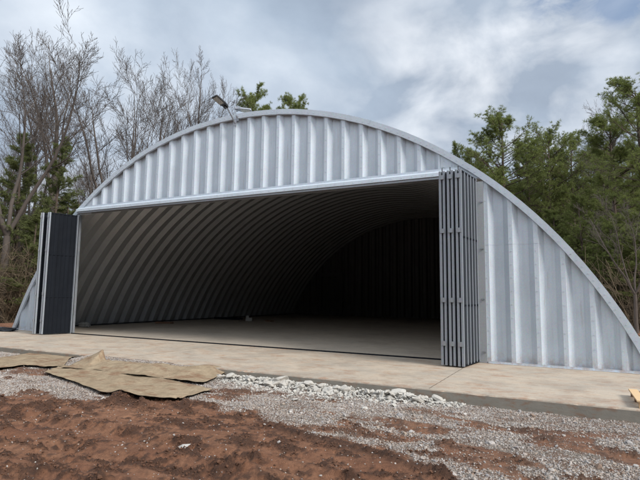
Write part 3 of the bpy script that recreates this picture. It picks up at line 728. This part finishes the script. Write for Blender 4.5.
def tufts(C, D, size, nl=11, wid=.028, r=rng):
    """needle tufts at C pointing along D"""
    N = len(C); a = r.normal(size=(N, nl, 3)); a /= np.linalg.norm(a, axis=2, keepdims=True); a = a*.85+D[:, None]*.75; a /= np.linalg.norm(a, axis=2, keepdims=True)
    ln = size[:, None, None]*r.uniform(.6, 1.1, (N, nl, 1)); tip = C[:, None]+a*ln
    s_ = np.cross(a, r.normal(size=(N, nl, 3))); s_ /= np.linalg.norm(s_, axis=2, keepdims=True)+1e-9
    w = wid*r.uniform(.7, 1.3, (N, nl, 1)); mid = C[:, None]+a*ln*.45
    V = np.stack([C[:, None]+0*a, mid+s_*w, tip, mid-s_*w], 2).reshape(-1, 3)
    Q = np.arange(N*nl*4).reshape(-1, 4); return V, Q
def pine(seed, H=16., base=.42, rad=3.0, dens=1., droop=.0, tuft=.27, nl=19, shape='round', wid=.0095):
    r = random.Random(seed); nr = np.random.default_rng(seed); thick = []; C = []; D = []
    p = Vector((0, 0, -.3)); pts = []
    n_ = 14; lean = (r.gauss(0, .01), r.gauss(0, .01))
    for i in range(n_):
        t0, t1 = i/n_, (i+1)/n_; q = Vector((lean[0]*H*t1+.12*math.sin(t1*5+seed), lean[1]*H*t1+.1*math.cos(t1*4+seed), H*t1)); R_ = H*.0115*(1-t0*.85)+.01
        thick.append((*p, *q, R_, H*.0115*(1-t1*.85)+.01)); pts.append((p, q)); p = q
    nb = int(52*dens); thin = []
    for b in range(nb):
        t = base+(1-base)*(b/nb)**.9; t = min(t+r.uniform(-.01, .01), .985); i = min(int(t*n_), n_-1); a0, a1 = pts[i]; o = a0.lerp(a1, t*n_-i); u = (t-base)/(1-base)
        if shape == 'round': ln = rad*(.30+.70*math.sqrt(max(0, 1-((u-.3)/.72)**2)))*(.5+.55*r.random())
        else: ln = rad*(1-u*.88)*(.7+.4*r.random())
        az = r.uniform(0, 2*PI); el = .05+.75*u-droop+r.gauss(0, .12); d = Vector((math.cos(az)*math.cos(el), math.sin(az)*math.cos(el), math.sin(el)))
        if b < nb*.12 and r.random() < .5: dead = True
        else: dead = False
        q = o; k = 5; R_ = .018+ln*.012
        for j in range(k):
            d = (d+Vector((r.gauss(0, .07), r.gauss(0, .07), .06))).normalized(); q2 = q+d*(ln/k); thin.append((*q, *q2, R_*(1-j/k*.8), R_*(1-(j+1)/k*.8)))
            if j >= 1 or shape != 'round':
                for s_ in range(3 if ln > 1 else 2):
                    sd = (d*.9+Vector((r.gauss(0, .6), r.gauss(0, .6), r.gauss(.12, .3)))).normalized(); sl = ln*r.uniform(.18, .46)*(1.25-j/k*.5); q3 = q2+sd*sl
                    thin.append((*q2, *q3, R_*.3+.004, .006))
                    if not dead:
                        for f in (.3, .6, .85, 1.):
                            C.append(q2.lerp(q3, f)+Vector((r.gauss(0, .05), r.gauss(0, .05), r.gauss(0, .05)))); D.append((sd+Vector((0, 0, .35))).normalized())
            q = q2
        if not dead:
            for f in range(3): C.append(q+Vector((r.gauss(0, .08), r.gauss(0, .08), r.gauss(0, .08)))); D.append(d)
    for f in range(6): C.append(pts[-1][1]-Vector((r.gauss(0, .1), r.gauss(0, .1), .15*f))); D.append(Vector((r.gauss(0, .4), r.gauss(0, .4), 1)).normalized())
    C = np.array([tuple(c) for c in C]); D = np.array([tuple(d) for d in D])
    V, Q = tufts(C, D, nr.uniform(.6, 1.15, len(C))*tuft, nl, wid, nr)
    return thick, thin, V, Q
PINE = []
for i, kw in enumerate([dict(rad=3.0, base=.45), dict(rad=2.6, base=.38, dens=1.2), dict(rad=3.3, base=.5, dens=.9), dict(rad=2.3, base=.25, dens=1.3, shape='cone'), dict(rad=2.8, base=.2, dens=1.4), dict(rad=3.2, base=.12, dens=1.15, shape='cone', tuft=.24, droop=.15)]):
    th, tn, V, Q = pine(70+i, **kw)
    V2, Q2 = tubes(tn, 3); c = npmesh('crown', np.concatenate([V, V2]), np.concatenate([Q, Q2+len(V)])); c.materials.append(M['cedar'] if i == 5 else M['needle']); c.materials.append(M['barkp'])
    mi = np.zeros(len(c.polygons), np.int32); mi[len(Q):] = 1; c.polygons.foreach_set('material_index', mi)
    PINE.append((seg_mesh('trunk', th, 7, M['barkp']), c)); print('pine', i, len(Q))
def place(kind, var, px, dist, ytop, label, group, wide=1., rz=None, thin_label=None):
    x, y, _ = away(px, dist, 285); _, _, zt = away(px, dist, ytop); z0 = zg(x, y)
    rz = random.uniform(0, 6.28) if rz is None else rz
    if kind == 'bare':
        t, c, mz = BARE[var % 5]; s_ = (zt-z0)/mz; name, cat = 'bare_tree', 'bare tree'; kids = [('trunk', t), ('crown', c)]
    else:
        t, c = PINE[var % 6]; s_ = (zt-z0)/17.6; name, cat = ('cedar_tree', 'cedar') if var % 6 == 5 else ('pine_tree', 'pine tree'); kids = [('trunk', t), ('crown', c)]
    e = empty(name, (x, y, z0), rz); e.scale = (s_*wide, s_*wide, s_); tag(e, label, cat, group)
    for k, m_ in kids: mobj(k, m_, None, e)
    return e
GB, GP = 'bare winter trees left of the hangar', 'pine trees right of the hangar'
for a in [
    ('bare', 0, 118, 44, 40, 'large bare tree with many forking stems above the left haunch of the arch', GB, .95, .4),
    ('bare', 1, 52, 42, 16, 'tall bare tree rising behind the cedar at the left', GB, .9, 1.),
    ('bare', 2, 2, 34, -8, 'bare tree whose branches enter at the top left corner', GB, 1., 2.),
    ('bare', 1, 194, 54, 50, 'bare tree just left of the flood lights', GB, .6, 3.),
    ('bare', 2, 168, 52, 58, 'bare tree between the large forking one and the flood lights', GB, .8, 4.2),
    ('bare', 3, 84, 56, 120, 'thin pale bare tree low between two larger bare trees', GB, .8, 0),
    ('bare', 2, 26, 52, 48, 'slender bare tree left of the tallest one', GB, .8, 1.),
    ('bare', 1, 14, 38, 44, 'bare tree leaning over the brush at the far left', GB, .7, 5.),
    ('bare', 3, 94, 60, 132, 'smallest bare tree close above the left haunch', GB, .8, 2.),
    ('bare', 4, 140, 58, 70, 'bare tree half hidden behind the large forking one', GB, .8, 2.4)]: place(*a)
for a in [
    ('pine', 5, 50, 37, 118, 'dark cedar rising above the left door stack', 'evergreens left of the hangar', 1.15),
    ('pine', 5, 12, 36, 112, 'ragged cedar at the left edge of the picture', 'evergreens left of the hangar', 1.2),
    ('pine', 5, 64, 38, 182, 'low bushy cedar directly behind the left door stack', 'evergreens left of the hangar', 1.7),
    ('pine', 5, 30, 34, 205, 'young cedar in the brush at the left', 'evergreens left of the hangar', 1.8),
    ('pine', 1, 245, 60, 80, 'pine top showing just right of the flood lights', 'pine tops above the roof', .9),
    ('pine', 3, 262, 63, 88, 'pine top second from the flood lights', 'pine tops above the roof', 1.1),
    ('pine', 1, 293, 64, 86, 'pine tip above the highest part of the arch', 'pine tops above the roof', .8),
    ('pine', 3, 303, 66, 92, 'small pine tip right of the highest part of the arch', 'pine tops above the roof', .7),
    ('pine', 3, 371, 60, 120, 'tiny pine tip alone above the right slope of the roof', 'pine tops above the roof', .8),
    ('pine', 4, 462, 50, 138, 'pine nearest to the roof on the right', GP, .8),
    ('pine', 4, 476, 52, 146, 'dark pine behind the right door stack', GP, 1.),
    ('pine', 0, 505, 47, 104, 'tall open crowned pine, first of the big pines right of the roof', GP, 1.25, 1.),
    ('pine', 1, 533, 54, 134, 'dense pine right of the open crowned one', GP, 1.1),
    ('pine', 2, 553, 50, 122, 'pine with a narrow tip in the middle of the right hand wood', GP, .95),
    ('pine', 0, 576, 52, 126, 'round headed pine right of the narrow tipped one', GP, 1.),
    ('pine', 4, 594, 56, 138, 'lower pine in front of the bare tree', GP, 1.1),
    ('pine', 1, 622, 42, 106, 'broad dark pine near the right edge', GP, 1.35),
    ('pine', 0, 646, 38, 66, 'tallest pine, with sparse tufts at the right edge', GP, 1.1, 2.),
    ('bare', 4, 604, 48, 92, 'bare tree standing among the pines at the right', 'bare trees among the pines', .8, 1.),
    ('bare', 2, 634, 32, 185, 'low pale bare tree reaching in from the right edge', 'bare trees among the pines', 1.1, 1.)]: place(*a)
# second and third rows, indistinguishable fill of the wood
fr = random.Random(3)
for i in range(20):
    px = 480+i*9.5+fr.uniform(-4, 4); place('pine', fr.choice([0, 1, 2, 4]), px, fr.uniform(56, 74), 150+fr.uniform(-12, 30), 'pine in the back rows of the wood right of the roof', 'pines deep in the right wood', fr.uniform(1., 1.3))
for i in range(12):
    px = 560+i*9+fr.uniform(-4, 4); place('pine', fr.choice([3, 4, 5]), px, fr.uniform(34, 44), 205+fr.uniform(-15, 25), 'low bushy pine in front of the wood at the right', 'low pines in the right wood', fr.uniform(1.2, 1.7))
for i in range(8):
    px = -34+i*14+fr.uniform(-4, 4); place('bare', fr.choice([1, 3, 4]), px, fr.uniform(44, 66), 150+fr.uniform(-25, 40), 'bare tree in the back rows at the left', 'bare trees deep in the left wood', fr.uniform(.6, .85))
for i in range(10):
    px = -40+i*12+fr.uniform(-4, 4); place('pine', 5, px, fr.uniform(46, 60), 200+fr.uniform(-15, 20), 'dull cedar deep in the left wood', 'cedars deep in the left wood', fr.uniform(1.3, 1.8))

# understory: masses of thin stems and scrub
def scrub(name, zones, label, per, hmax, mat, leafy):
    segs = []; C = []
    for (px0, px1, d0, d1, cnt) in zones:
        for i in range(cnt):
            px = random.uniform(px0, px1); d = random.uniform(d0, d1); x, y, _ = away(px, d, 285); z = zg(x, y)-.1; H = hmax*random.uniform(.35, 1.)*(1-.0*d)
            p = Vector((x, y, z)); dr = Vector((random.gauss(0, .22), random.gauss(0, .22), 1)).normalized(); rr = .012+.012*random.random()*H/3
            k = 5
            for j in range(k):
                dr = (dr+Vector((random.gauss(0, .16), random.gauss(0, .16), random.gauss(-.03, .05)))).normalized(); q = p+dr*H/k; segs.append((*p, *q, rr*(1-j/k*.6), rr*(1-(j+1)/k*.6)))
                for s_ in range(per):
                    sd = (dr*.6+Vector((random.gauss(0, .7), random.gauss(0, .7), random.gauss(.1, .4)))).normalized(); q3 = p+sd*H*random.uniform(.12, .32); segs.append((*p, *q3, .010, .005))
                    if random.random() < leafy: C.append(tuple(q3))
                p = q
    V, Q = tubes(segs, 3)
    tag(mobj(name, npmesh(name, V, Q), mat), label, 'undergrowth', kind='stuff')
    return np.array(C)
scrub('undergrowth', [(-60, 80, 33, 50, 2600)], 'tangle of brown leafless brush under the trees left of the hangar', 4, 5.2, M['brush'], 0)
Cr = scrub('undergrowth', [(560, 720, 33, 60, 1500)], 'dark leafless understory beneath the pines right of the hangar', 3, 5.5, M['brush'], .3)
scrub('undergrowth', [(80, 560, 44, 60, 1500)], 'low brush behind the hangar', 3, 3.5, M['brush'], 0)
# far wood closing the view behind the rows of trees
C = []; sg = []
for i in range(1500):
    a = random.uniform(-100, 60)*PI/180; d = random.uniform(72, 105); x = EYE[0]+math.sin(a)*d; y = EYE[1]+math.cos(a)*d; H = random.uniform(7, 12) if -55 < math.degrees(a) < -10 else random.uniform(9, 15)
    if i % 2 == 0: sg.append((x, y, -.3, x+random.gauss(0, .5), y+random.gauss(0, .5), H, .14, .04))
    if i % 3 == 0 and math.degrees(a) < -50: continue
    n_ = 26; u = rng.uniform(.08, 1, n_); w = 2.6*(1.1-u)
    C.append(np.stack([x+rng.normal(0, 1, n_)*w, y+rng.normal(0, 1, n_)*w, H*u], -1))
for i in range(900):  # unseen ring of wood added behind the camera to darken the hangar interior
    a = random.uniform(55, 262)*PI/180; d = random.uniform(34, 52); x = EYE[0]+math.sin(a)*d; y = EYE[1]+math.cos(a)*d
    if y > -8 and x < 0: continue
    H = random.uniform(10, 16); sg.append((x, y, -.3, x+random.gauss(0, .5), y+random.gauss(0, .5), H, .16, .04))
    n_ = 34; u = rng.uniform(.03, 1, n_); w = 2.4*(1.1-u); C.append(np.stack([x+rng.normal(0, 1, n_)*w, y+rng.normal(0, 1, n_)*w, H*u], -1))
C = np.concatenate(C); V, Q = tufts(C, np.tile([0, 0, 1.], (len(C), 1)), rng.uniform(.6, 1.1, len(C)), 10, .11)
tag(mobj('far_and_added_wood', npmesh('far_and_added_wood', V, Q), M['dull']), 'mass of distant woodland closing the view behind the nearer trees, with unseen wood added behind the camera to darken the hangar', 'woodland', kind='stuff')
V, Q = tubes(sg, 4); tag(mobj('far_and_added_trunks', npmesh('far_and_added_trunks', V, Q), M['barkp']), 'countless thin trunks within the distant woodland and the unseen added wood', 'woodland', kind='stuff')

# ------------------------------------------------------------------ sky and light
SUN_EL, SUN_AZ = math.radians(38), math.radians(102)      # azimuth measured from +Y clockwise: light from front right
w = bpy.data.worlds.new('World'); scene.world = w; w.use_nodes = True; t = w.node_tree; t.nodes.clear()
def N_(k, **kw):
    x = t.nodes.new(k)
    for a, v in kw.items(): setattr(x, a, v)
    return x
lk = t.links.new
out = N_('ShaderNodeOutputWorld'); sky = N_('ShaderNodeTexSky', sky_type='NISHITA'); sky.sun_disc = False; sky.sun_elevation = SUN_EL; sky.sun_rotation = SUN_AZ
bg1 = N_('ShaderNodeBackground'); bg1.inputs[1].default_value = .06; lk(sky.outputs[0], bg1.inputs[0])
tc = N_('ShaderNodeTexCoord'); sep = N_('ShaderNodeSeparateXYZ'); lk(tc.outputs['Generated'], sep.inputs[0])
mz = N_('ShaderNodeMath', operation='MAXIMUM'); lk(sep.outputs[2], mz.inputs[0]); mz.inputs[1].default_value = 0.
az = N_('ShaderNodeMath', operation='ADD'); lk(mz.outputs[0], az.inputs[0]); az.inputs[1].default_value = .22
dx = N_('ShaderNodeMath', operation='DIVIDE'); lk(sep.outputs[0], dx.inputs[0]); lk(az.outputs[0], dx.inputs[1])
dy = N_('ShaderNodeMath', operation='DIVIDE'); lk(sep.outputs[1], dy.inputs[0]); lk(az.outputs[0], dy.inputs[1])
cb = N_('ShaderNodeCombineXYZ'); lk(dx.outputs[0], cb.inputs[0]); lk(dy.outputs[0], cb.inputs[1])
def wn(scale, det, rough, dist, loc):
    m_ = N_('ShaderNodeMapping'); lk(tc.outputs['Generated'], m_.inputs[0]); m_.inputs['Scale'].default_value = (1, 1, 1.6); m_.inputs['Location'].default_value = loc
    x = N_('ShaderNodeTexNoise'); lk(m_.outputs[0], x.inputs['Vector']); x.inputs['Scale'].default_value = scale; x.inputs['Detail'].default_value = det; x.inputs['Roughness'].default_value = rough; x.inputs['Distortion'].default_value = dist
    return x.outputs[0]
def rmp(v, *st):
    x = N_('ShaderNodeValToRGB'); lk(v, x.inputs[0]); e = x.color_ramp.elements
    while len(e) < len(st): e.new(.5)
    for el, (p, c) in zip(e, st): el.position = p; el.color = (*c, 1)
    return x.outputs[0]
c1 = rmp(wn(2.0, 9, .50, .2, (3.1, 1.7, 0)), (.34, (.098, .126, .168)), (.46, (.134, .168, .214)), (.56, (.185, .218, .262)), (.68, (.29, .318, .352)))
c2 = rmp(wn(4.6, 8, .55, .4, (7.2, 2.2, 0)), (.35, (.90, .91, .93)), (.65, (1.1, 1.09, 1.08)))
mul = N_('ShaderNodeMix', data_type='RGBA', blend_type='MULTIPLY'); mul.inputs[0].default_value = .8; lk(c1, mul.inputs[6]); lk(c2, mul.inputs[7])
def lobe(px, py, k):                       # soft lobe round a direction of the sky
    d = FW+RT*(px-320)/F_PX-UP*(py-240)/F_PX; d = d/np.linalg.norm(d)
    v = N_('ShaderNodeVectorMath', operation='DOT_PRODUCT'); lk(tc.outputs['Generated'], v.inputs[0]); v.inputs[1].default_value = tuple(d)
    a = N_('ShaderNodeMath', operation='SUBTRACT'); lk(v.outputs['Value'], a.inputs[0]); a.inputs[1].default_value = 1
    b = N_('ShaderNodeMath', operation='MULTIPLY'); lk(a.outputs[0], b.inputs[0]); b.inputs[1].default_value = k
    e_ = N_('ShaderNodeMath', operation='EXPONENT'); lk(b.outputs[0], e_.inputs[0]); return e_.outputs[0]
def mt(op, a, b):
    x = N_('ShaderNodeMath', operation=op)
    for k_, v in enumerate((a, b)):
        if isinstance(v, (int, float)): x.inputs[k_].default_value = v
        else: lk(v, x.inputs[k_])
    return x.outputs[0]
puff = rmp(wn(5.0, 9, .50, .25, (1.2, 8.2, 0)), (.42, (0, 0, 0)), (.64, (1, 1, 1)))
thin = mt('MULTIPLY', mt('ADD', mt('ADD', lobe(545, 45, 26), mt('MULTIPLY', lobe(430, 100, 60), .45)), mt('MULTIPLY', lobe(60, 190, 20), .8)), mt('ADD', puff, .12))
cl = N_('ShaderNodeMix', data_type='RGBA'); lk(mt('MINIMUM', mt('MULTIPLY', thin, .58), 1.), cl.inputs[0]); lk(mul.outputs[2], cl.inputs[6]); cl.inputs[7].default_value = (.42, .43, .445, 1)
bk = lobe(320, 240, 2.2).node; dirn = np.array([.25, -1, .75]); dirn /= np.linalg.norm(dirn)     # unseen bright sky added behind the camera to light facade and interior
dotn = [l.from_node for l in t.links if l.to_node == bk][0]; dotn = [l.from_node for l in t.links if l.to_node == dotn][0]; dotn = [l.from_node for l in t.links if l.to_node == dotn][0]; dotn.inputs[1].default_value = tuple(dirn)
c3 = N_('ShaderNodeMix', data_type='RGBA'); lk(bk.outputs[0], c3.inputs[0]); lk(cl.outputs[2], c3.inputs[6]); c3.inputs[7].default_value = (.61, .65, .70, 1)
bg2 = N_('ShaderNodeBackground'); lk(c3.outputs[2], bg2.inputs[0]); bg2.inputs[1].default_value = 1.
hl = mt('MULTIPLY', mt('ADD', lobe(570, -40, 240), lobe(628, -4, 1500)), mt('ADD', rmp(wn(14, 6, .6, .4, (4, 9, 0)), (.38, (0, 0, 0)), (.62, (1, 1, 1))), .35)); hole = rmp(hl, (.3, (1, 1, 1)), (.8, (.35, .35, .35)))
ms = N_('ShaderNodeMixShader'); lk(hole, ms.inputs[0]); lk(bg1.outputs[0], ms.inputs[1]); lk(bg2.outputs[0], ms.inputs[2]); lk(ms.outputs[0], out.inputs[0])
sl = bpy.data.lights.new('sun', 'SUN'); sl.energy = 1.45; sl.angle = math.radians(20); sl.color = (1, .96, .9)
so = bpy.data.objects.new('sun', sl); COL.objects.link(so)
dv = Vector((math.sin(SUN_AZ)*math.cos(SUN_EL), math.cos(SUN_AZ)*math.cos(SUN_EL), math.sin(SUN_EL))); so.rotation_euler = dv.to_track_quat('Z', 'Y').to_euler()
vs = scene.view_settings; vs.view_transform = 'Standard'; vs.look = 'None'; vs.exposure = 1.44; vs.gamma = 1; vs.use_curve_mapping = False
scene.cycles.max_bounces = 8; scene.cycles.diffuse_bounces = 4
